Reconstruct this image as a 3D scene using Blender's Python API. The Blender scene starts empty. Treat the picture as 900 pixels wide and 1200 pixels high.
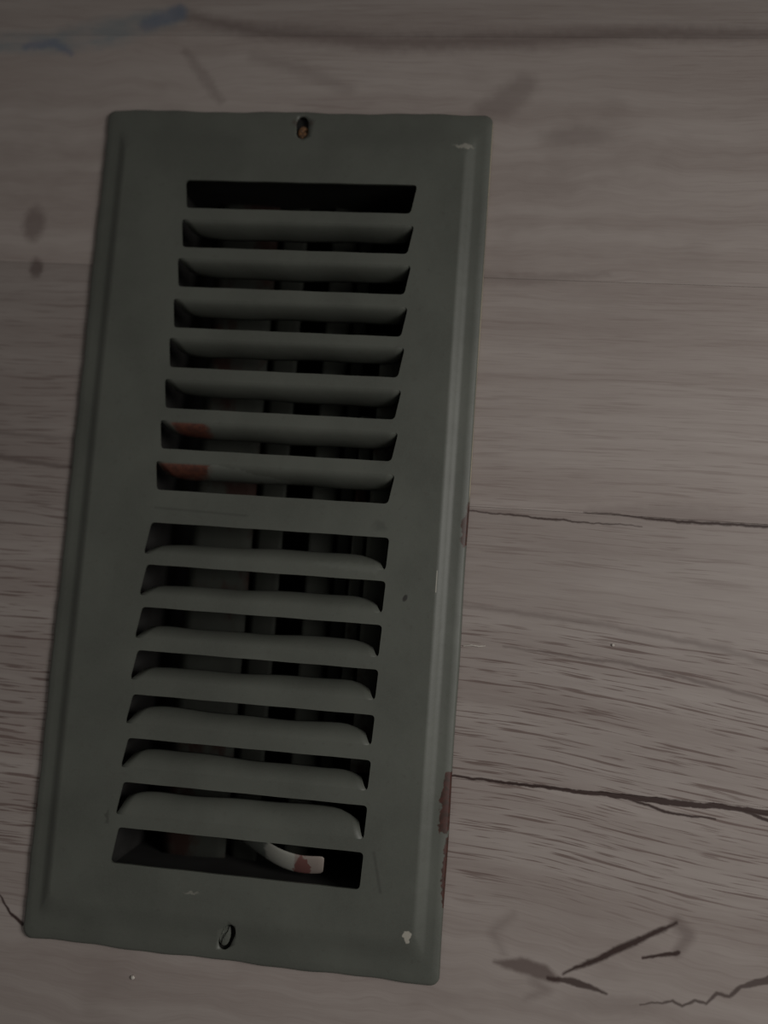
import bpy, bmesh, math, random
from mathutils import Matrix, Vector
S = bpy.context.scene
COL = S.collection
rnd = random.Random(7)
MM = 0.001

# ------------------------------------------------------------------ camera, world, light
cam = bpy.data.cameras.new('camera')
cam.sensor_fit = 'VERTICAL'
cam.sensor_height = 36.0
cam.lens = 30.0
cam.clip_start = 0.01
cam.dof.use_dof = True
cam.dof.focus_distance = 0.279
cam.dof.aperture_fstop = 3.6
camo = bpy.data.objects.new('camera', cam)
COL.objects.link(camo)
camo.matrix_world = Matrix((
    (0.9927051654, -0.0623627688, 0.1031859467, 0.0713482),
    (0.0716340146, 0.9934766624, -0.0887281765, -0.0209348),
    (-0.0969794952, 0.0954725427, 0.9906967099, 0.2874481),
    (0, 0, 0, 1)))
S.camera = camo

w = bpy.data.worlds.new('world')
w.use_nodes = True
S.world = w
w.node_tree.nodes['Background'].inputs[0].default_value = (1.0, 0.97, 0.92, 1)
w.node_tree.nodes['Background'].inputs[1].default_value = 0.10


def area(name, loc, target, size, power, colr):
    l = bpy.data.lights.new(name, 'AREA')
    l.shape = 'RECTANGLE'
    l.size, l.size_y = size
    l.energy = power
    l.color = colr
    o = bpy.data.objects.new(name, l)
    o.location = loc
    o.rotation_euler = (Vector(target) - Vector(loc)).to_track_quat('-Z', 'Y').to_euler()
    l.spread = math.radians(70)
    COL.objects.link(o)
    return o


area('window_light', (0.62, 0.06, 0.50), (0.13, -0.07, 0.0), (0.30, 0.30), 0.44, (1.0, 0.97, 0.93))

vs = S.view_settings
vs.view_transform = 'Standard'
vs.look = 'None'
vs.gamma = 1.0
vs.use_curve_mapping = False
vs.exposure = 0.0

# ------------------------------------------------------------------ node expression helper


class G:
    """Builds a node tree out of Python expressions."""

    def __init__(self, name):
        self.m = bpy.data.materials.new(name)
        self.m.use_nodes = True
        self.t = self.m.node_tree
        self.b = self.t.nodes['Principled BSDF']
        tc = self.t.nodes.new('ShaderNodeTexCoord')
        sc = self.t.nodes.new('ShaderNodeVectorMath')
        sc.operation = 'SCALE'
        sc.inputs['Scale'].default_value = 1000.0
        self.t.links.new(tc.outputs['Object'], sc.inputs[0])
        sp = self.t.nodes.new('ShaderNodeSeparateXYZ')
        self.t.links.new(sc.outputs[0], sp.inputs[0])
        self.x, self.y, self.z = (E(self, sp.outputs[i]) for i in range(3))

    def put(self, sock, v):
        if isinstance(v, E):
            self.t.links.new(v.s, sock)
        elif isinstance(v, (tuple, list)):
            sock.default_value = tuple(v) + ((1.0,) if len(v) == 3 and len(sock.default_value) == 4 else ())
        else:
            sock.default_value = v

    def math(self, op, a, b=0.0, c=None):
        n = self.t.nodes.new('ShaderNodeMath')
        n.operation = op
        self.put(n.inputs[0], a)
        self.put(n.inputs[1], b)
        if c is not None:
            self.put(n.inputs[2], c)
        return E(self, n.outputs[0])

    def vec(self, x, y, z=0.0):
        n = self.t.nodes.new('ShaderNodeCombineXYZ')
        for i, v in enumerate((x, y, z)):
            self.put(n.inputs[i], v)
        return E(self, n.outputs[0])

    def noise(self, v, scale=1.0, detail=2.0, rough=0.5, dist=0.0):
        n = self.t.nodes.new('ShaderNodeTexNoise')
        self.put(n.inputs['Vector'], v)
        n.inputs['Scale'].default_value = scale
        n.inputs['Detail'].default_value = detail
        n.inputs['Roughness'].default_value = rough
        n.inputs['Distortion'].default_value = dist
        return E(self, n.outputs[0])

    def ss(self, v, a, b, lo=0.0, hi=1.0):
        n = self.t.nodes.new('ShaderNodeMapRange')
        n.interpolation_type = 'SMOOTHSTEP'
        self.put(n.inputs[0], v)
        for i, q in enumerate((a, b, lo, hi)):
            self.put(n.inputs[i + 1], q)
        return E(self, n.outputs[0])

    def mix(self, f, a, b):
        n = self.t.nodes.new('ShaderNodeMix')
        n.data_type = 'RGBA'
        self.put(n.inputs[0], f)
        self.put(n.inputs[6], a)
        self.put(n.inputs[7], b)
        return E(self, n.outputs[2])

    def bump(self, h, strength=0.3, dist=0.0005):
        n = self.t.nodes.new('ShaderNodeBump')
        n.inputs['Strength'].default_value = strength
        n.inputs['Distance'].default_value = dist
        self.put(n.inputs['Height'], h)
        self.t.links.new(n.outputs[0], self.b.inputs['Normal'])

    def line(self, X, Y, pts, w, soft=0.6):
        """mask of a polyline; w = half widths (mm) at each point"""
        best = None
        if not isinstance(w, (list, tuple)):
            w = [w] * len(pts)
        for (a, b, wa, wb) in zip(pts[:-1], pts[1:], w[:-1], w[1:]):
            dx, dy = b[0] - a[0], b[1] - a[1]
            L2 = dx * dx + dy * dy
            px, py = X - a[0], Y - a[1]
            t = self.math('MULTIPLY_ADD', px, dx / L2, py * (dy / L2))
            t.s.node.use_clamp = True
            ex, ey = px - t * dx, py - t * dy
            d = self.math('SQRT', ex * ex + ey * ey)
            q = d - (t * (wb - wa) + wa)
            best = q if best is None else self.math('MINIMUM', best, q)
        return self.ss(best, soft, -soft * 0.6)

    def blob(self, X, Y, cx, cy, rx, ry, soft=0.35, rot=0.0):
        c, s = math.cos(rot), math.sin(rot)
        px, py = X - cx, Y - cy
        u = (px * c + py * s) / rx
        v = (py * c - px * s) / ry
        return self.ss(self.math('SQRT', u * u + v * v), 1 + soft, 1 - soft)


class E:
    def __init__(self, g, s):
        self.g, self.s = g, s

    def __add__(self, o): return self.g.math('ADD', self, o)
    def __radd__(self, o): return self.g.math('ADD', o, self)
    def __sub__(self, o): return self.g.math('SUBTRACT', self, o)
    def __rsub__(self, o): return self.g.math('SUBTRACT', o, self)
    def __mul__(self, o): return self.g.math('MULTIPLY', self, o)
    def __rmul__(self, o): return self.g.math('MULTIPLY', o, self)
    def __truediv__(self, o): return self.g.math('DIVIDE', self, o)

    def max(self, o): return self.g.math('MAXIMUM', self, o)
    def clamp(self):
        r = self.g.math('ADD', self, 0.0)
        r.s.node.use_clamp = True
        return r


# ------------------------------------------------------------------ materials
def mat_wood():
    g = G('printed_laminate_oak')
    x, y = g.x, g.y
    oi = g.t.nodes.new('ShaderNodeObjectInfo')
    rid = E(g, oi.outputs['Random'])
    sepc = g.t.nodes.new('ShaderNodeSeparateColor')
    g.t.links.new(oi.outputs['Color'], sepc.inputs[0])
    tone = E(g, sepc.outputs[0])            # board tone, 1 = neutral
    off = E(g, sepc.outputs[1])             # per-board shift of the print
    # slow wander of the grain
    wn = g.noise(g.vec(x * 0.008, y * 0.014 + off * 7.0), 1.0, 2.0)
    wn2 = g.noise(g.vec(x * 0.035, y * 0.05, off * 3.0), 1.0, 2.0)
    knots = g.blob(x, y, 118, -152, 95, 32, 0.5).max(g.blob(x, y, -75, 140, 62, 46, 0.4)).max(
        g.blob(x, y, 90, 128, 60, 40, 0.6)).max(g.blob(x, y, -20, -165, 95, 28, 0.4))
    droop = g.ss(x, 70, 190) * g.ss(y, 10, -60) * 9.0
    yy = y + (wn - 0.5) * 5.0 + (wn2 - 0.5) * (knots * 11.0 + 0.7) + x * g.ss(y, 0, -70) * 0.02 + droop
    # bands
    band = g.noise(g.vec(x * 0.006 + off * 5.0, yy * 0.09), 1.0, 3.0, 0.55)
    fine = g.noise(g.vec(x * 0.012 + 3.1, yy * 0.42, off), 1.0, 3.0, 0.6)
    fibre = g.noise(g.vec(x * 0.12, yy * 2.2, off), 1.0, 2.0, 0.6)
    # dark dashes (open pores of the oak print)
    warpd = (fine - 0.5) * 0.15
    d1 = g.noise(g.vec(x * 0.030 + off * 9.0, yy * 0.78 + warpd), 1.0, 2.0, 0.5)
    d2 = g.noise(g.vec(x * 0.055 + 40.0, yy * 1.35 + off * 4.0), 1.0, 2.0, 0.5)
    dash = g.ss(d1, 0.565, 0.67).max(g.ss(d2, 0.575, 0.69) * 0.8)
    zone = g.ss(y, 62, -10, 0.25, 0.45) + g.ss(y, -18, -40) * g.ss(y, -124, -104) * 0.72 \
        - g.ss(y, -8, -14) * g.ss(y, -34, -24) * 0.25 * g.ss(x, 60, 75) + g.ss(x, -60, -75) * g.ss(y, 88, 60) * 0.35 \
        * g.ss(y, -130, -100)
    dash = dash * zone * (1.0 - knots * 0.8).clamp()
    col = g.mix(g.ss(band, 0.3, 0.7), (0.300, 0.252, 0.233), (0.372, 0.325, 0.303))
    col = g.mix(g.ss(fine, 0.42, 0.75) * (0.30 - knots * 0.18), col, (0.235, 0.190, 0.175))
    col = g.mix(g.ss(fibre, 0.35, 0.7) * 0.14, col, (0.45, 0.41, 0.38))
    cloud = g.noise(g.vec(x * 0.03, yy * 0.055, off), 1.0, 3.0, 0.6)
    col = g.mix(g.ss(cloud, 0.45, 0.7) * (knots * 0.25 + 0.12), col, (0.235, 0.192, 0.176))
    col = g.mix(dash.clamp() * 0.85, col, (0.150, 0.104, 0.093))
    # particular figures of the print
    jx = x + (g.noise(g.vec(x, y), 0.35, 2.0) - 0.5) * 3.0
    jy = y + (g.noise(g.vec(x, y, 5.0), 0.30, 2.0) - 0.5) * 2.6
    kx = x + (g.noise(g.vec(x, y, 9.0), 0.16, 3.0, 0.6) - 0.5) * 1.9
    ky = y + (g.noise(g.vec(x, y, 2.0), 0.16, 3.0, 0.6) - 0.5) * 1.9
    L = g.line
    cr = L(x, ky, [(70.2, 7.2), (95.8, 6.0), (127, 5.2)], [0.1, 0.25, 0.0], 0.45)
    cr = cr.max(L(x, ky, [(108, 9.0), (140, 7.7), (200, 8.3)], [0.0, 0.4, 0.35], 0.5))
    cr = cr.max(L(x, ky, [(70, -80.4), (110.9, -81.6), (130, -82.0), (200, -82.8)], [0.3, 0.55, 0.95, 0.6], 0.3))
    cr = cr.max(L(x, ky, [(122.7, -81.7), (139.4, -85.4), (153.7, -86.2)], [0.3, 0.4, 0.2], 0.4))
    cr = cr.max(L(x, ky, [(158, -81.8), (169.8, -84.6), (190, -88)], [0.3, 0.6, 0.3], 0.4))
    cr = cr.max(L(kx, ky, [(108.9, -138.2), (122.6, -130.8), (136.5, -122.7), (143.2, -119.2)], [0.2, 0.9, 0.7, 0.3], 0.7))
    cr = cr.max(L(kx, ky, [(133.2, -130.6), (144, -128.0)], [0.3, 0.6], 0.5))
    cr = cr.max(L(kx, ky, [(104.2, -139.8), (113.8, -140.4), (122.2, -142.9)], [0.5, 1.1, 0.2], 0.6) * 0.9)
    cr = cr.max(L(kx, ky, [(133, -144.6), (139.5, -143.4), (143, -142.4), (146, -144.0), (149.5, -141.6), (153, -142.0),
                           (156, -138.8), (159.5, -139.4), (163, -136.0), (172, -132.6), (180, -131)],
                  [0.1, 0.2, 0.3, 0.3, 0.4, 0.3, 0.4, 0.4, 0.6, 1.3, 0.6], 0.5) * 0.8)
    cr = cr.max(L(kx, ky, [(-88, -128), (-80.2, -134.3), (-75.9, -139.5), (-71, -142.6)], [0.1, 0.2, 0.4, 0.6], 0.5))
    bl = L(kx, ky, [(87, -137.0), (96, -137.2), (102, -138.4), (107, -140.0)], [0.1, 2.2, 2.4, 0.8], 1.3) * 0.85
    bl = bl.max(L(kx, ky, [(100, -141), (104, -144), (98, -147)], [1.0, 0.8, 0.3], 2.5) * 0.35)
    bl = bl.max(L(kx, ky, [(92, -122), (86, -128), (90, -134)], [0.5, 1.0, 0.4], 2.5) * 0.3)
    bl = bl.max(g.blob(jx, jy, 124, -146, 16, 3.0, 0.6, 0.1) * 0.2)
    bl = bl.max(L(kx, ky, [(143.2, -118.9), (147.0, -122.4), (143.5, -128.1)], [1.4, 1.6, 1.0], 2.0) * 0.5)
    bl = bl.max(g.blob(jx, jy, -94.9, 102.7, 4.2, 6.2, 0.45) * 0.62)
    bl = bl.max(g.blob(jx, jy, -92.2, 86, 2.4, 3.8, 0.5) * 0.75)
    bl = bl.max(L(jx, jy, [(80, 158), (73, 151), (66, 149)], [3.5, 4.5, 2.0], 4.0) * 0.40)
    bl = bl.max(g.blob(jx, jy, 99, 139.5, 12, 3.2, 0.6) * 0.32)
    bl = bl.max(L(jx, jy, [(-44, 170), (-36, 160), (-29, 151)], [0.8, 1.8, 1.0], 2.0) * 0.32)
    bl = bl.max(L(x, jy, [(-18, 168), (0, 163), (18, 156)], [1.5, 2.2, 1.5], 3.0) * 0.25)
    bl = bl.max(L(x, ky, [(-140, 17.5), (-97.9, 16.1), (-67, 13.2)], [0.5, 0.8, 0.5], 1.0) * 0.6)
    bl = bl.max(L(x, ky, [(-140, 25), (-98.9, 24.6), (-70, 23.6)], [0.3, 0.5, 0.4], 0.9) * 0.35)
    bl = bl.max(L(x, ky, [(66, -24.3), (86.4, -25.6), (119.7, -28.0), (155, -32.6), (200, -45)], [0.1, 0.5, 0.5, 0.7, 0.5], 1.2) * 0.42)
    bl = bl.max(L(x, ky, [(84.2, -37.2), (128.4, -40.2), (180, -50)], [0.1, 0.5, 0.4], 0.7) * 0.6)
    bl = bl.max(L(x, jy, [(64, 88.2), (86, 87.8), (112, 91)], [1.0, 1.6, 0.4], 2.2) * 0.3)
    bl = bl.max(L(x, jy, [(110, 9.5), (135, 10.5), (170, 9.5)], [0.4, 2.4, 1.0], 2.6) * 0.3)
    # dark dirty band along the joint at the top
    bl = bl.max(L(x, jy, [(-48, 184.5), (-18, 177.6), (29, 173.9), (75, 174.6), (122, 177.4), (165, 177.2), (230, 176)],
                  [0.6, 1.4, 2.2, 2.0, 1.4, 0.8, 0.4], 4.5) * 0.72)
    col = g.mix(bl, col, (0.125, 0.092, 0.084))
    col = g.mix(cr * 0.97, col, (0.040, 0.021, 0.018))
    # teal paint smear
    ts = L(x, jy, [(-125, 172.5), (-96, 173), (-70, 178), (-48, 184)], [2.6, 3.4, 5.0, 2.2], 3.5)
    tn = g.noise(g.vec(x * 0.09, y * 0.25), 1.0, 3.0)
    col = g.mix(ts * g.ss(tn, 0.3, 0.65, 0.25, 0.62), col, (0.17, 0.21, 0.23))
    tsb = L(x, jy, [(-106, 171), (-95, 173), (-88, 169)], [1.0, 1.4, 0.8], 1.5).max(
        L(x, jy, [(-60, 180), (-48, 185)], [2.0, 2.6], 2.0))
    col = g.mix(tsb * 0.55, col, (0.11, 0.14, 0.21))
    mul = g.t.nodes.new('ShaderNodeVectorMath')
    mul.operation = 'SCALE'
    g.put(mul.inputs[0], col)
    g.put(mul.inputs['Scale'], tone)
    g.t.links.new(mul.outputs[0], g.b.inputs['Base Color'])
    g.put(g.b.inputs['Roughness'], g.ss(fine, 0.3, 0.7, 0.50, 0.62))
    g.b.inputs['Specular IOR Level'].default_value = 0.35
    g.bump(fibre * 0.12 - dash * 0.4 - cr * 0.5, 0.3, 0.0002)
    return g.m


def mat_paint(name='sage_painted_steel', dark=1.0, rust_amt=0.0, base=(0.098, 0.104, 0.089)):
    g = G(name)
    x, y, z = g.x, g.y, g.z
    v = g.vec(x, y, z)
    n1 = g.noise(v, 0.035, 3.0)
    n2 = g.noise(v, 0.5, 3.0, 0.6)
    grain = g.noise(v, 2.2, 2.0, 0.6)
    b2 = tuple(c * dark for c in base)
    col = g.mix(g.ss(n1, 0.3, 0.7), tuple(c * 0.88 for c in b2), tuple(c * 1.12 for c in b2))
    col = g.mix(g.ss(grain, 0.35, 0.7) * 0.22, col, tuple(c * 1.35 for c in b2))
    col = g.mix(g.ss(n2, 0.58, 0.75) * 0.3, col, (0.075 * dark, 0.070 * dark, 0.060 * dark))
    rn = (n2 - 0.5) * 3.0
    rx = x + (g.noise(v, 0.45, 3.0) - 0.5) * 3.4
    ry = y + (g.noise(g.vec(y, x, z), 0.45, 3.0) - 0.5) * 3.4
    if name == 'sage_painted_steel':
        L = g.line
        rust = L(rx, ry, [(70.2, 9.5), (69.8, 3), (69.4, -4.0)], [0.2, 1.5, 1.5], 0.35)
        rust = rust.max(L(rx, ry, [(69.6, -80), (69.0, -88), (68.4, -97)], [1.6, 2.2, 1.6], 0.35))
        rust = rust.max(L(rx, ry, [(70.3, -100), (70.2, -112), (70.4, -121)], [1.0, 1.5, 0.9], 0.35))
        rust = rust.max(L(rx, ry, [(-71.5, -96), (-71.0, -104)], [1.2, 1.6], 0.3))
        rust = rust.max(L(rx, ry, [(0, 141.5), (5.5, 141.5)], [0.5, 0.5], 1.6) * 0.5)
        col = g.mix(rust, col, g.mix(g.ss(n2, 0.4, 0.6), (0.058, 0.016, 0.010), (0.036, 0.014, 0.008)))
        # orange-brown bare patches on two louvers
        r2 = g.blob(rx, ry, -27.8, 29.6, 6.8, 3.6, 0.25, -0.25).max(g.blob(rx, ry, -28.5, 16.2, 9.5, 4.4, 0.2))
        r2 = r2 * g.ss(z, 4.3, 3.9)
        col = g.mix(r2, col, g.mix(g.ss(n2, 0.38, 0.66), (0.135, 0.048, 0.030), (0.085, 0.034, 0.025)))
        # pale chips and scratches, plus a painted corner highlight
        ch = g.blob(rx, ry, 58.9, -130.8, 1.1, 1.7, 0.2)
        ch = ch.max(L(x, y, [(60.9, -14.0), (60.9, -21.0)], [0.10, 0.12], 0.15) * 0.9)
        ch = ch.max(g.blob(rx, ry, 60.3, 133.2, 3.2, 0.8, 0.4) * 0.5)  # highlight on the top right bevel corner, put into the colour
        ch = ch.max(g.blob(rx, ry, -12.5, -124.8, 2.0, 0.5, 0.5) * 0.3)
        col = g.mix(ch, col, (0.40, 0.38, 0.33))
        pt = L(rx, ry, [(-18, 14.5), (-8, 14.0), (8, 12.6)], [2.6, 1.6, 0.2], 0.4) * g.ss(z, 4.35, 4.2)
        pt = pt.max(L(rx, ry, [(20, -14.2), (40, -14.6)], [0.3, 1.6], 1.0) * 0.6)
        col = g.mix(pt * 0.6, col, (0.155, 0.165, 0.145))
        col = g.mix(g.ss(x, 69.75, 69.95) * g.ss(ry, 8, 14) * 0.85, col, (0.42, 0.36, 0.27))  # pale tan line along the upper right outer edge
        dk = g.blob(x, y, 50.9, -23.7, 0.7, 1.2, 0.3, -0.4).max(g.blob(rx, ry, -43.5, -103, 0.7, 2.0, 0.5) * 0.5)
        dk = dk.max(L(rx, y, [(-37, 1.0), (-5, 0.2)], [0.25, 0.25], 0.5) * 0.35)
        dk = dk.max(L(x, y, [(46.5, -106), (49.5, -118)], [0.3, 0.3], 0.6) * 0.4)
        dk = dk.max(g.blob(rx, ry, 41, -0.5, 2.2, 1.8, 0.6) * 0.3)
        col = g.mix(dk, col, (0.035, 0.034, 0.030))
    if rust_amt:
        q = g.noise(g.vec(x * 0.05, y * 0.03, z * 0.05), 1.0, 4.0, 0.65)
        col = g.mix(g.ss(q, 0.62 - rust_amt * 0.25, 0.72 - rust_amt * 0.2), col, (0.040, 0.022, 0.018))
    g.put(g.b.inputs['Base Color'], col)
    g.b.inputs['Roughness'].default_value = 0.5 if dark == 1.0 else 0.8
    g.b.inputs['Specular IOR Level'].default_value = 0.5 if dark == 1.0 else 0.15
    g.bump(g.noise(v, 0.10, 2.0) * 1.0 + n2 * 0.10 + grain * 0.03, 0.25, 0.0008)
    return g.m


def mat_simple(name, a, b, scale, rough, metal=0.0, th=(0.4, 0.6)):
    g = G(name)
    v = g.vec(g.x, g.y, g.z)
    n = g.noise(v, scale, 3.0, 0.6)
    g.put(g.b.inputs['Base Color'], g.mix(g.ss(n, *th), a, b))
    g.b.inputs['Roughness'].default_value = rough
    g.b.inputs['Metallic'].default_value = metal
    g.bump(n, 0.3, 0.0003)
    return g.m


def mat_tab():
    g = G('pale_metal_tab')
    x = g.x
    n = g.noise(g.vec(g.x, g.y, g.z), 0.5, 3.0)
    xx = x + (n - 0.5) * 4.0
    col = g.mix(g.ss(xx, 8.0, 10.0), (0.13, 0.14, 0.125), (0.38, 0.38, 0.34))  # shadow over the left end is painted in as darker grey
    r = g.ss(xx, 19.0, 19.8) * g.ss(xx + g.z * 1.2, 27.5, 26.0)
    r2 = g.blob(xx, g.z + (n - 0.5) * 4.0, 22.0, -5.5, 3.4, 2.6, 0.12, 0.7).max(g.blob(x, g.z, 24.5, -1.6, 4.0, 1.0, 0.2))
    col = g.mix((r * 0.45).max(r2) * 0.9, col, (0.16, 0.05, 0.045))
    g.put(g.b.inputs['Base Color'], col)
    g.b.inputs['Roughness'].default_value = 0.5
    return g.m


WOOD = mat_wood()
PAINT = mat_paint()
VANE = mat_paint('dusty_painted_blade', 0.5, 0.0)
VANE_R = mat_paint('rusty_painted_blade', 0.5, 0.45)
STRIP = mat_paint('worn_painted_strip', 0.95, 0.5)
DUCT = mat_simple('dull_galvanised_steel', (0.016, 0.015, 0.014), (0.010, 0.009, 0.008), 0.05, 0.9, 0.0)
SUB = mat_simple('raw_board_core', (0.16, 0.11, 0.07), (0.10, 0.07, 0.05), 0.3, 0.9)
SCREW = mat_simple('rusty_screw', (0.24, 0.12, 0.05), (0.09, 0.05, 0.03), 1.2, 0.7, 0.0)
SCREW_P = mat_simple('painted_screw', (0.07, 0.066, 0.055), (0.10, 0.085, 0.065), 0.8, 0.6)
TAB = mat_tab()
LINT = mat_simple('white_fibre', (0.62, 0.58, 0.52), (0.5, 0.46, 0.42), 1.0, 0.8)

# ------------------------------------------------------------------ mesh helpers


def mesh_obj(name, bm, mat, parent=None):
    me = bpy.data.meshes.new(name)
    bmesh.ops.recalc_face_normals(bm, faces=bm.faces)
    bm.to_mesh(me)
    bm.free()
    me.materials.append(mat)
    o = bpy.data.objects.new(name, me)
    COL.objects.link(o)
    if parent:
        o.parent = parent
    return o


def empty(name, loc=(0, 0, 0)):
    o = bpy.data.objects.new(name, None)
    o.empty_display_size = 0.02
    o.location = loc
    COL.objects.link(o)
    return o


def prism(poly, z0, z1, chamfer=0.0):
    """prism of an outline in mm with a chamfered top edge"""
    bm = bmesh.new()
    vs = [bm.verts.new((p[0] * MM, p[1] * MM, z0 * MM)) for p in poly]
    f = bm.faces.new(vs)
    r = bmesh.ops.extrude_face_region(bm, geom=[f])
    top = [v for v in r['geom'] if isinstance(v, bmesh.types.BMVert)]
    for v in top:
        v.co.z = z1 * MM
    if chamfer:
        es = [e for e in bm.edges if all(v.co.z > (z1 - 0.01) * MM for v in e.verts)]
        bmesh.ops.bevel(bm, geom=es, offset=chamfer * MM, segments=2, affect='EDGES', profile=0.5)
    return bm


def box_bm(x0, x1, y0, y1, z0, z1, bm=None):
    bm = bm or bmesh.new()
    r = bmesh.ops.create_cube(bm, size=1.0)['verts']
    for v in r:
        v.co = Vector(((x0 + x1) / 2 + v.co.x * (x1 - x0), (y0 + y1) / 2 + v.co.y * (y1 - y0),
                       (z0 + z1) / 2 + v.co.z * (z1 - z0))) * MM
    return bm


# ------------------------------------------------------------------ floor: boards as parts
HX, HY = 50.0, 124.0      # duct opening, half sizes
fb = bmesh.new()           # sub-floor: four slabs around the opening
for b in ((-900, 900, HY, 900), (-900, 900, -900, -HY), (-900, -HX, -HY, HY), (HX, 900, -HY, HY)):
    box_bm(b[0], b[1], b[2], b[3], -26, -8.05, fb)
floor = mesh_obj('floor', fb, SUB)
floor['kind'] = 'structure'
floor['label'] = 'grey brown wood-look laminate floor around the vent'

g_ = 0.02   # half gap between boards


def board(poly, tone, off):
    o = mesh_obj('floor_board', prism(poly, -8, 0, 0.10), WOOD, floor)
    o.color = (tone, off, 0, 1)
    return o


J1, J2 = 176.0, 88.0
JL, JR = -7.7, 8.6
J4 = lambda x: -74.6 if x < -70 else (-81.2 if x > 70 else -74.6 - 6.6 * (x + 70) / 140)
J5 = -181.0
# row above the vent
board([(-620, J1 + g_), (640, J1 + g_), (640, 264), (-620, 264)], 0.96, 0.21)
# row crossing the top end of the opening
board([(-560, J2 + g_), (-HX, J2 + g_), (-HX, HY), (HX, HY), (HX, J2 + g_), (700, J2 + g_), (700, J1 - g_),
       (-560, J1 - g_)], 1.08, 0.47)
# rows cut by the opening
board([(-700, JL + g_), (-HX, JL + g_), (-HX, J2 - g_), (-700, J2 - g_)], 0.84, 0.66)
board([(HX, JR + g_), (560, JR + g_), (560, J2 - g_), (HX, J2 - g_)], 1.08, 0.13)
board([(-500, J4(-500) + g_), (-70, J4(-71) + g_), (-HX, J4(-HX) + g_), (-HX, JL - g_), (-500, JL - g_)], 0.94, 0.88)
board([(HX, J4(HX) + g_), (70, J4(71) + g_), (800, J4(71) + g_), (800, JR - g_), (HX, JR - g_)], 1.00, 0.34)
# row crossing the bottom end
board([(-640, J5), (620, J5), (620, J4(71) - g_), (70, J4(71) - g_), (HX, J4(HX) - g_), (HX, -HY), (-HX, -HY),
       (-HX, J4(-HX) - g_), (-70, J4(-71) - g_), (-640, J4(-71) - g_)], 1.04, 0.55)
# further rows outside the picture
for k, (y0, y1) in enumerate([(264, 352), (352, 440), (440, 528), (528, 616), (616, 704), (704, 792), (792, 880), (-885, -797), (-797, -709), (-709, -621), (-621, -533), (-269, -181), (-357, -269), (-445, -357),
                              (-533, -445)]):
    cut = rnd.uniform(-250, 250)
    for (a, b) in ((-860, cut - g_), (cut + g_, 860)):
        board([(a, y0 + g_), (b, y0 + g_), (b, y1 - g_), (a, y1 - g_)], rnd.uniform(0.9, 1.06), rnd.random())
for (y0, y1, xa, xb) in [(J1 + g_, 264, -860, -620 - g_), (J1 + g_, 264, 640 + g_, 860), (J2 + g_, J1 - g_, -860, -560 - g_),
                         (J2 + g_, J1 - g_, 700 + g_, 860), (JL + g_, J2 - g_, -860, -700 - g_),
                         (JR + g_, J2 - g_, 560 + g_, 860), (-74.6 + g_, JL - g_, -860, -500 - g_),
                         (-81.2 + g_, JR - g_, 800 + g_, 860), (J5, -74.6 - g_, -860, -640 - g_),
                         (J5, -81.2 - g_, 620 + g_, 860)]:
    board([(xa, y0), (xb, y0), (xb, y1), (xa, y1)], rnd.uniform(0.9, 1.06), rnd.random())

# duct boot beneath the opening
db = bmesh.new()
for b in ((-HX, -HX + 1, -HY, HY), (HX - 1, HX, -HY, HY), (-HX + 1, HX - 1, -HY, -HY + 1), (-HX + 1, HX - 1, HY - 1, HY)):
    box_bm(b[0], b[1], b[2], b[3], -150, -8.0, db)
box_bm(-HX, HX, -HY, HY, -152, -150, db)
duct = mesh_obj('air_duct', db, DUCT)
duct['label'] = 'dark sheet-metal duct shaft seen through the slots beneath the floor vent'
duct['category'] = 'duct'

# ------------------------------------------------------------------ floor register
reg = empty('floor_register')
reg['label'] = 'sage green painted metal floor register with chipped rusty edge and two banks of louvers'
reg['category'] = 'vent'

ZP = 4.4          # plateau height
TH = 0.8


def rrect(hx, hy, r, ns=36, nl=72, nc=8):
    """rounded rectangle ring, fixed vertex count"""
    P = []
    cs = [((hx - r), (hy - r), 0), (-(hx - r), (hy - r), 90), (-(hx - r), -(hy - r), 180), ((hx - r), -(hy - r), 270)]
    if not isinstance(r, (tuple, list)):
        pass
    for i, (cx, cy, a0) in enumerate(cs):
        for k in range(nc + 1):
            a = math.radians(a0 + 90 * k / nc)
            P.append((cx + r * math.cos(a), cy + r * math.sin(a)))
        nx = cs[(i + 1) % 4]
        a1 = math.radians(a0 + 90)
        s = (cx + r * math.cos(a1), cy + r * math.sin(a1))
        a2 = math.radians(nx[2])
        e = (nx[0] + r * math.cos(a2), nx[1] + r * math.sin(a2))
        n = ns if i % 2 == 0 else nl
        for k in range(1, n):
            t = k / n
            P.append((s[0] + (e[0] - s[0]) * t, s[1] + (e[1] - s[1]) * t))
    return P


def lerp(a, b, t): return a + (b - a) * t


# slots: (top y, bottom y, xl_top, xr_top, xl_bot, xr_bot)
up_top = [118.6, 104.0, 89.8, 75.0, 60.9, 46.2, 31.6, 17.2]
up_bot = [108.2, 93.8, 79.4, 64.6, 50.4, 35.9, 21.6, 7.2]
lo_top = [-4.1, -18.6, -33.1, -47.7, -62.5, -77.0, -91.5, -106.3]
lo_bot = [-15.0, -29.2, -43.7, -57.7, -72.3, -86.8, -102.2, -118.0]
slots = []
for i in range(8):
    t, b = up_top[i], up_bot[i]
    sh = (t - 118) * 0.011
    xr = 45.3 + (t - 118) * 0.006
    slots.append((t, b, -37.6 + sh, xr, -36.4 + sh, xr - 1.7))
for i in range(8):
    t, b = lo_top[i], lo_bot[i]
    sh = (t - 118) * 0.011
    xr = 45.6 + (t - 118) * 0.0105
    slots.append((t, b, -36.9 + sh, xr, -38.6 + sh, xr - 0.5))


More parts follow.
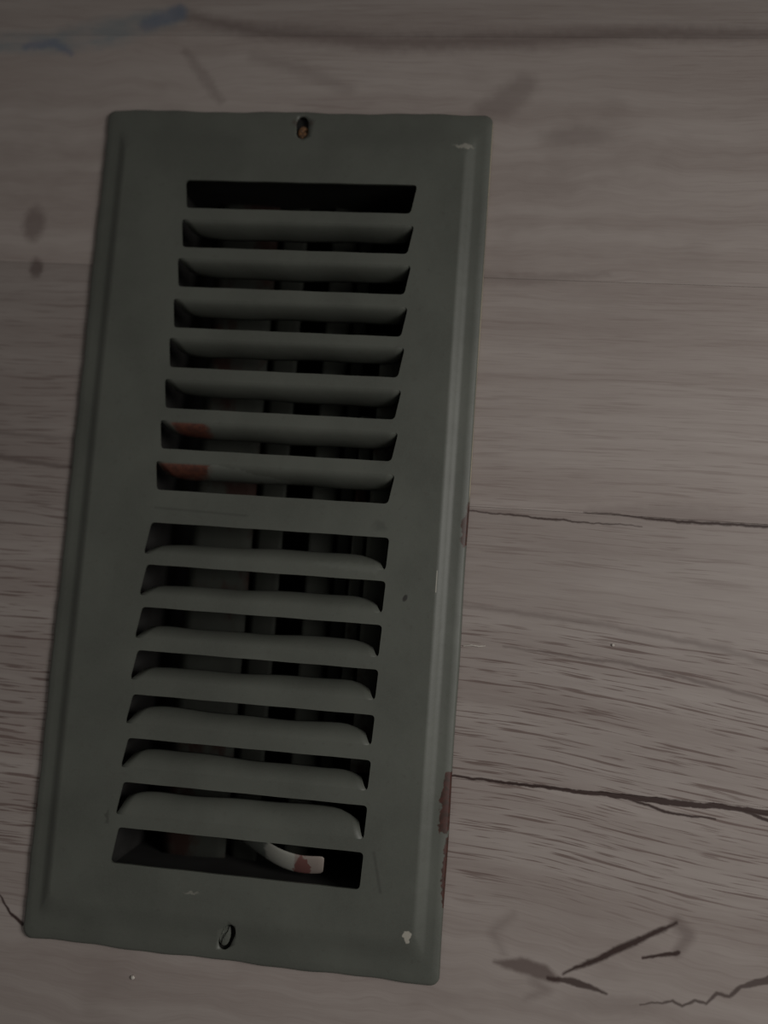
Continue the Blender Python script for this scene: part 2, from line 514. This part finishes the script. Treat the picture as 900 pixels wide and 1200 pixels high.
def slot_outline(s, r=1.5, nc=4, n=14):
    t, b, xlt, xrt, xlb, xrb = s
    C = [(xlt, t), (xlb, b), (xrb, b), (xrt, t)]
    P = []
    for i in range(4):
        p0, p1, p2 = Vector(C[i - 1]), Vector(C[i]), Vector(C[(i + 1) % 4])
        a = p1 + (p0 - p1).normalized() * r
        c = p1 + (p2 - p1).normalized() * r
        for k in range(nc + 1):
            u = k / nc
            P.append(((a * (1 - u) ** 2 + p1 * 2 * u * (1 - u) + c * u * u)))
        nxt = p2 + (p1 - p2).normalized() * r
        if (nxt - c).length > 20:
            for k in range(1, n):
                q = c.lerp(nxt, k / n)
                q = q + Vector((0, 0.05 * math.sin(k * 1.7 + t)))
                P.append(q)
    return P


bm = bmesh.new()
rings_spec = [  # hx, hy, r, z
    (60.4, 131.0, 2.5, ZP), (60.9, 131.8, 2.8, ZP - 0.03), (61.8, 133.6, 3.0, ZP - 0.35), (63.0, 136.0, 3.2, ZP - 1.15),
    (64.1, 138.4, 3.4, ZP - 1.85), (65.1, 140.2, 3.6, ZP - 2.1), (67.2, 142.6, 3.6, ZP - 2.2), (69.2, 145.0, 3.2, ZP - 2.45),
    (69.9, 145.9, 3.0, ZP - 2.9), (70.1, 146.1, 3.0, 0.35)]
rings = []
N = len(rrect(60, 130, 4))
for j, (hx, hy, r, z) in enumerate(rings_spec):
    ring = []
    for k, (px_, py_) in enumerate(rrect(hx, hy, r)):
        wob = max(0, (j - 6) / 3.0)
        sx = 1.0
        if px_ < 0:                 # left paint edge is ragged
            px_ -= wob * (0.22 * math.sin(py_ * 0.09) + 0.16 * math.sin(py_ * 0.31 + 1) + 0.16 * math.sin(py_ * 0.83))
        else:
            px_ += wob * 0.12 * math.sin(py_ * 0.11)
        py_ += wob * (0.35 * math.sin(px_ * 0.13 + 2) + 0.2 * math.sin(px_ * 0.4)) * (1 if abs(py_) > 140 else 0)
        dz = 0.06 * math.sin(py_ * 0.045 + px_ * 0.02) if 1 < j < 9 else 0
        ring.append(bm.verts.new((px_ * MM, py_ * MM, (z + dz) * MM)))
    rings.append(ring)
for a, b in zip(rings[:-1], rings[1:]):
    for k in range(N):
        f = bm.faces.new((a[k], a[(k + 1) % N], b[(k + 1) % N], b[k]))
        f.smooth = True
edges = [bm.edges.get((rings[0][k], rings[0][(k + 1) % N])) for k in range(N)]
hole_edges = []
for s in slots:
    P = slot_outline(s)
    vv = [bm.verts.new((p[0] * MM, p[1] * MM, ZP * MM)) for p in P]
    for k in range(len(vv)):
        hole_edges.append(bm.edges.new((vv[k], vv[(k + 1) % len(vv)])))
bmesh.ops.triangle_fill(bm, edges=edges + hole_edges, use_beauty=True, use_dissolve=False, normal=(0, 0, 1))
# small rolled edge around every slot
def springs(e):
    ym = (e.verts[0].co.y + e.verts[1].co.y) / 2 / MM
    if abs(e.verts[0].co.x - e.verts[1].co.x) < 3 * MM:
        return False
    return any(abs(ym - q[0]) < 0.4 for q in slots[1:8]) or any(abs(ym - q[1]) < 0.4 for q in slots[8:15])


ex = bmesh.ops.extrude_edge_only(bm, edges=[e for e in hole_edges if not springs(e)])
for v in [q for q in ex['geom'] if isinstance(q, bmesh.types.BMVert)]:
    v.co.z -= 0.9 * MM
for f in bm.faces:
    if f.normal.z < 0:
        pass
me = bpy.data.meshes.new('faceplate')
bmesh.ops.recalc_face_normals(bm, faces=bm.faces)
if sum(f.normal.z * f.calc_area() for f in bm.faces) < 0:
    bmesh.ops.reverse_faces(bm, faces=bm.faces)
bm.to_mesh(me)
bm.free()
plate = bpy.data.objects.new('faceplate', me)
COL.objects.link(plate)
so = plate.modifiers.new('thickness', 'SOLIDIFY')
so.thickness = 0.45 * MM
so.offset = -1
# oblong screw holes cut through the rim
cut = bmesh.new()
SCR = [(2.7, 139.6, 0.10), (0.3, -137.8, -0.35)]
for (cx, cy, rot) in SCR:
    ring = []
    for k in range(28):
        a = 2 * math.pi * k / 28
        u, v_ = 2.2 * math.cos(a), 3.1 * math.sin(a) + (1.5 if math.sin(a) >= 0 else -1.5)
        ring.append(((cx + u * math.cos(rot) - v_ * math.sin(rot)) * MM, (cy + u * math.sin(rot) + v_ * math.cos(rot)) * MM))
    lo = [cut.verts.new((p[0], p[1], -0.002)) for p in ring]
    hi = [cut.verts.new((p[0], p[1], 0.010)) for p in ring]
    cut.faces.new(lo[::-1])
    cut.faces.new(hi)
    for k in range(28):
        cut.faces.new((lo[k], lo[(k + 1) % 28], hi[(k + 1) % 28], hi[k]))
cutter = mesh_obj('cutter', cut, PAINT)
bo = plate.modifiers.new('holes', 'BOOLEAN')
bo.operation = 'DIFFERENCE'
bo.solver = 'EXACT'
bo.object = cutter
dg = bpy.context.evaluated_depsgraph_get()
fin_me = bpy.data.meshes.new_from_object(plate.evaluated_get(dg))
bpy.data.objects.remove(cutter)
plate.modifiers.clear()
plate.data = fin_me
fin_me.materials.clear()
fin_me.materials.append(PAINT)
plate.parent = reg


def louver(slot, upper, reach=5.2, depth=7.5, inset=3.2, seed=0):
    t, b, xlt, xrt, xlb, xrb = slot
    rr = random.Random(seed)
    if upper:
        y0, sgn, xl, xr = t, -1, xlt, xrt
    else:
        y0, sgn, xl, xr = b, 1, xlb, xrb
    bm = bmesh.new()
    nt, nx = 9, 30
    rows = []
    wa, wb = rr.uniform(0, 6), rr.uniform(0, 6)
    for i in range(-1, nt + 1):
        u = max(0, i) / nt
        ins = inset * (u ** 0.6) + (1.6 * ((u - 0.7) / 0.3) ** 2 if u > 0.7 else 0)
        row = []
        for k in range(nx + 1):
            q = k / nx
            x = lerp(xl + 0.1 + ins, xr - 0.1 - ins * (0.6 if upper else 0.75), q)
            yb = reach * (1 - (1 - u) ** 1.5)
            zd = depth * (0.12 * u + 0.88 * u ** 1.6)
            edge = min(q, 1 - q)
            sag = (1 - min(1, edge / 0.10)) ** 2 * (0.35 if upper else (0.3 if q < 0.5 else 0.8))
            yv = y0 + sgn * (yb * (1 - 0.45 * sag * u) + u * ((0.25 if upper else 0.5) * math.sin(q * 5 + wa) + 0.15 * math.sin(q * 17 + wb)))
            zv = ZP - 0.02 - zd * (1 - (0.0 if q > 0.5 else 0.2) * sag) - 0.25 * u * math.sin(q * 4 + wb)
            if i <= 0:
                yv = y0 - sgn * (0.1 if i == 0 else 1.0)
                zv = ZP - (0.01 if i == 0 else 0.03)
            row.append(bm.verts.new((x * MM, yv * MM, zv * MM)))
        rows.append(row)
    for i in range(nt + 1):
        for k in range(nx):
            f = bm.faces.new((rows[i][k], rows[i][k + 1], rows[i + 1][k + 1], rows[i + 1][k]))
            f.smooth = True
    o = mesh_obj('louver', bm, PAINT, reg)
    if o.data.polygons[0].normal.z < 0:
        o.data.flip_normals()
    md = o.modifiers.new('thickness', 'SOLIDIFY')
    md.thickness = 0.6 * MM
    md.offset = -1
    return o


for i in range(1, 8):
    o = louver(slots[i], True, reach=[0, 3.3, 3.5, 3.7, 3.9, 4.2, 4.6, 4.9][i], depth=9.5, seed=i)
    if i in (6, 7):
        o['label'] = 'louver with a rusty bare patch near its left end'
for i in range(8, 15):
    o = louver(slots[i], False, reach=[4.5, 4.5, 4.6, 4.8, 5.4, 5.4, 7.6][i - 8], depth=[7, 7, 7, 7, 6.5, 6.5, 5.6][i - 8],
               inset=4.2 if i < 14 else 3.6, seed=i * 3)

# collar that drops into the duct
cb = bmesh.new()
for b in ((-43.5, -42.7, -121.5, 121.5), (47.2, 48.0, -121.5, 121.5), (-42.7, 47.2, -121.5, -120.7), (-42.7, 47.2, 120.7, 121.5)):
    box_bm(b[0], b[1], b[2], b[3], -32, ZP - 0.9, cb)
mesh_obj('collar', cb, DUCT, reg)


def blade(x0, x1, z0, z1, y0, y1, mat, label=None, curve=1.0):
    """long damper blade running the length of the register, gently curved in section"""
    bm = bmesh.new()
    n = 6
    prev = None
    ys = [lerp(y0, y1, k / 10) for k in range(11)]
    rows = []
    for i in range(n + 1):
        u = i / n
        x = lerp(x0, x1, u)
        z = lerp(z0, z1, u) + curve * math.sin(math.pi * u)
        rows.append([bm.verts.new((x * MM, yy * MM, z * MM)) for yy in ys])
    for a, b in zip(rows[:-1], rows[1:]):
        for k in range(10):
            bm.faces.new((a[k], a[k + 1], b[k + 1], b[k])).smooth = True
    o = mesh_obj('damper_blade', bm, mat, reg)
    md = o.modifiers.new('thickness', 'SOLIDIFY')
    md.thickness = 0.7 * MM
    if label:
        o['label'] = label
    return o


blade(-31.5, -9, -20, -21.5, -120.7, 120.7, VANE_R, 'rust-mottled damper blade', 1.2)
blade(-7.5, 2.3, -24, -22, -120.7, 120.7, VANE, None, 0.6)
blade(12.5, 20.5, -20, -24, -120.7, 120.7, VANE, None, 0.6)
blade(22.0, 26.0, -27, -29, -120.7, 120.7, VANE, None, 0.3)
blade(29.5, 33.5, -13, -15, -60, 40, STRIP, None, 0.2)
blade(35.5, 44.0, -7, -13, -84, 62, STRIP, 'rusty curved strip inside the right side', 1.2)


# screws
def screw(cx, cy, mat, ang, z=0.9, ax=2.0, ay=2.6):
    bm = bmesh.new()
    r = bmesh.ops.create_uvsphere(bm, u_segments=20, v_segments=10, radius=1.0)['verts']
    for v in r:
        zz = v.co.z
        v.co = Vector((cx + v.co.x * ax, cy + v.co.y * ay, z + zz * (0.8 if zz > 0 else 1.0)))
    # slot across the head
    c, s = math.cos(ang), math.sin(ang)
    for v in r:
        dx, dy = v.co.x - cx, v.co.y - cy
        if abs(dx * s - dy * c) < 0.45 and v.co.z > z:
            v.co.z -= 0.55
    for v in bm.verts:
        v.co *= MM
    sh = bmesh.ops.create_cone(bm, segments=12, radius1=0.6 * MM, radius2=1.0 * MM, depth=10 * MM, cap_ends=True)['verts']
    for v in sh:
        v.co += Vector((cx * MM, cy * MM, -5 * MM))
    o = mesh_obj('screw', bm, mat, reg)
    return o


for (cx, cy, rot) in SCR:       # dark disc added so each screw hole reads as shaded
    bmr = bmesh.new()
    vs_ = []
    for k in range(20):
        a = 2 * math.pi * k / 20
        u, v_ = 2.9 * math.cos(a), 5.2 * math.sin(a)
        vs_.append(bmr.verts.new(((cx + u * math.cos(rot) - v_ * math.sin(rot)) * MM,
                                  (cy + u * math.sin(rot) + v_ * math.cos(rot)) * MM, 0.15 * MM)))
    f = bmr.faces.new(vs_)
    ext = bmesh.ops.extrude_face_region(bmr, geom=[f])
    for v in [q for q in ext['geom'] if isinstance(q, bmesh.types.BMVert)]:
        v.co.z = 0.35 * MM
    mesh_obj('screw_hole_shade', bmr, DUCT, reg)
o = screw(2.9, 138.4, SCREW, 0.4, 1.0)
o['label'] = 'rusty brown screw in the upper rim'
o = screw(-0.9, -137.2, PAINT, 1.2, 1.3, 2.15, 4.1)
o['label'] = 'dull painted-over screw in the lower rim'


# pale curled tab in the last slot
def tab():
    bm = bmesh.new()
    pts = [(-2, -106.8, -9.5), (1, -109.0, -8.6), (5, -110.5, -7.2), (9, -112.0, -5.8), (13, -113.4, -4.6), (17, -114.2, -3.8), (21, -114.6, -3.3),
           (25, -114.4, -3.0), (29.5, -113.8, -2.8)]
    rows = []
    for i, (x, y, z) in enumerate(pts):
        h = 4.2
        rows.append([bm.verts.new(((x - 0.3 * u) * MM, (y - 0.6 - u * h * 0.85) * MM, (z - 1.5 - u * h * 0.45 + 0.5 * (1 - u * u)) * MM))
                     for u in (-1.0, -0.5, 0, 0.5, 1.0)])
    for a, b in zip(rows[:-1], rows[1:]):
        for k in range(4):
            bm.faces.new((a[k], a[k + 1], b[k + 1], b[k])).smooth = True
    o = mesh_obj('damper_lever', bm, TAB, reg)
    md = o.modifiers.new('thickness', 'SOLIDIFY')
    md.thickness = 0.7 * MM
    sb = o.modifiers.new('smooth', 'SUBSURF')
    sb.levels = sb.render_levels = 1
    o['label'] = 'curled pale metal lever with a brown rust patch'
    return o


tab()

# ------------------------------------------------------------------ bits lying on the floor


def splinter(pts, r):
    bm = bmesh.new()
    rows = []
    for i, p in enumerate(pts):
        q = r * (0.5 if i in (0, len(pts) - 1) else 1.0)
        rows.append([bm.verts.new((p[0] * MM, (p[1] + q * math.cos(a)) * MM, (p[2] + q * math.sin(a)) * MM))
                     for a in [k * math.pi / 3 for k in range(6)]])
    for a, b in zip(rows[:-1], rows[1:]):
        for k in range(6):
            bm.faces.new((a[k], a[(k + 1) % 6], b[(k + 1) % 6], b[k]))
    bm.faces.new(rows[0])
    bm.faces.new(rows[-1])
    o = mesh_obj('splinter', bm, LINT)
    o['label'] = 'short pale splinter lying on the floor against the right side of the vent'
    o['category'] = 'splinter'


splinter([(71.0, -38.1, 0.25), (73.5, -37.6, 0.3), (76, -37.8, 0.3), (78.3, -37.5, 0.25)], 0.24)


def crumb(x, y, r, label):
    bm = bmesh.new()
    bmesh.ops.create_icosphere(bm, subdivisions=2, radius=r * MM)
    for v in bm.verts:
        v.co *= rnd.uniform(0.8, 1.15)
        v.co.z *= 0.7
        v.co += Vector((x * MM, y * MM, r * 0.6 * MM))
    o = mesh_obj('crumb', bm, LINT)
    o['label'] = label
    o['category'] = 'crumb'
    return o


crumb(-31.0, -155.2, 0.7, 'tiny white crumb on the floor below the vent')
crumb(119.5, -34.0, 0.45, 'tiny pale speck on the floor boards to the right of the vent')
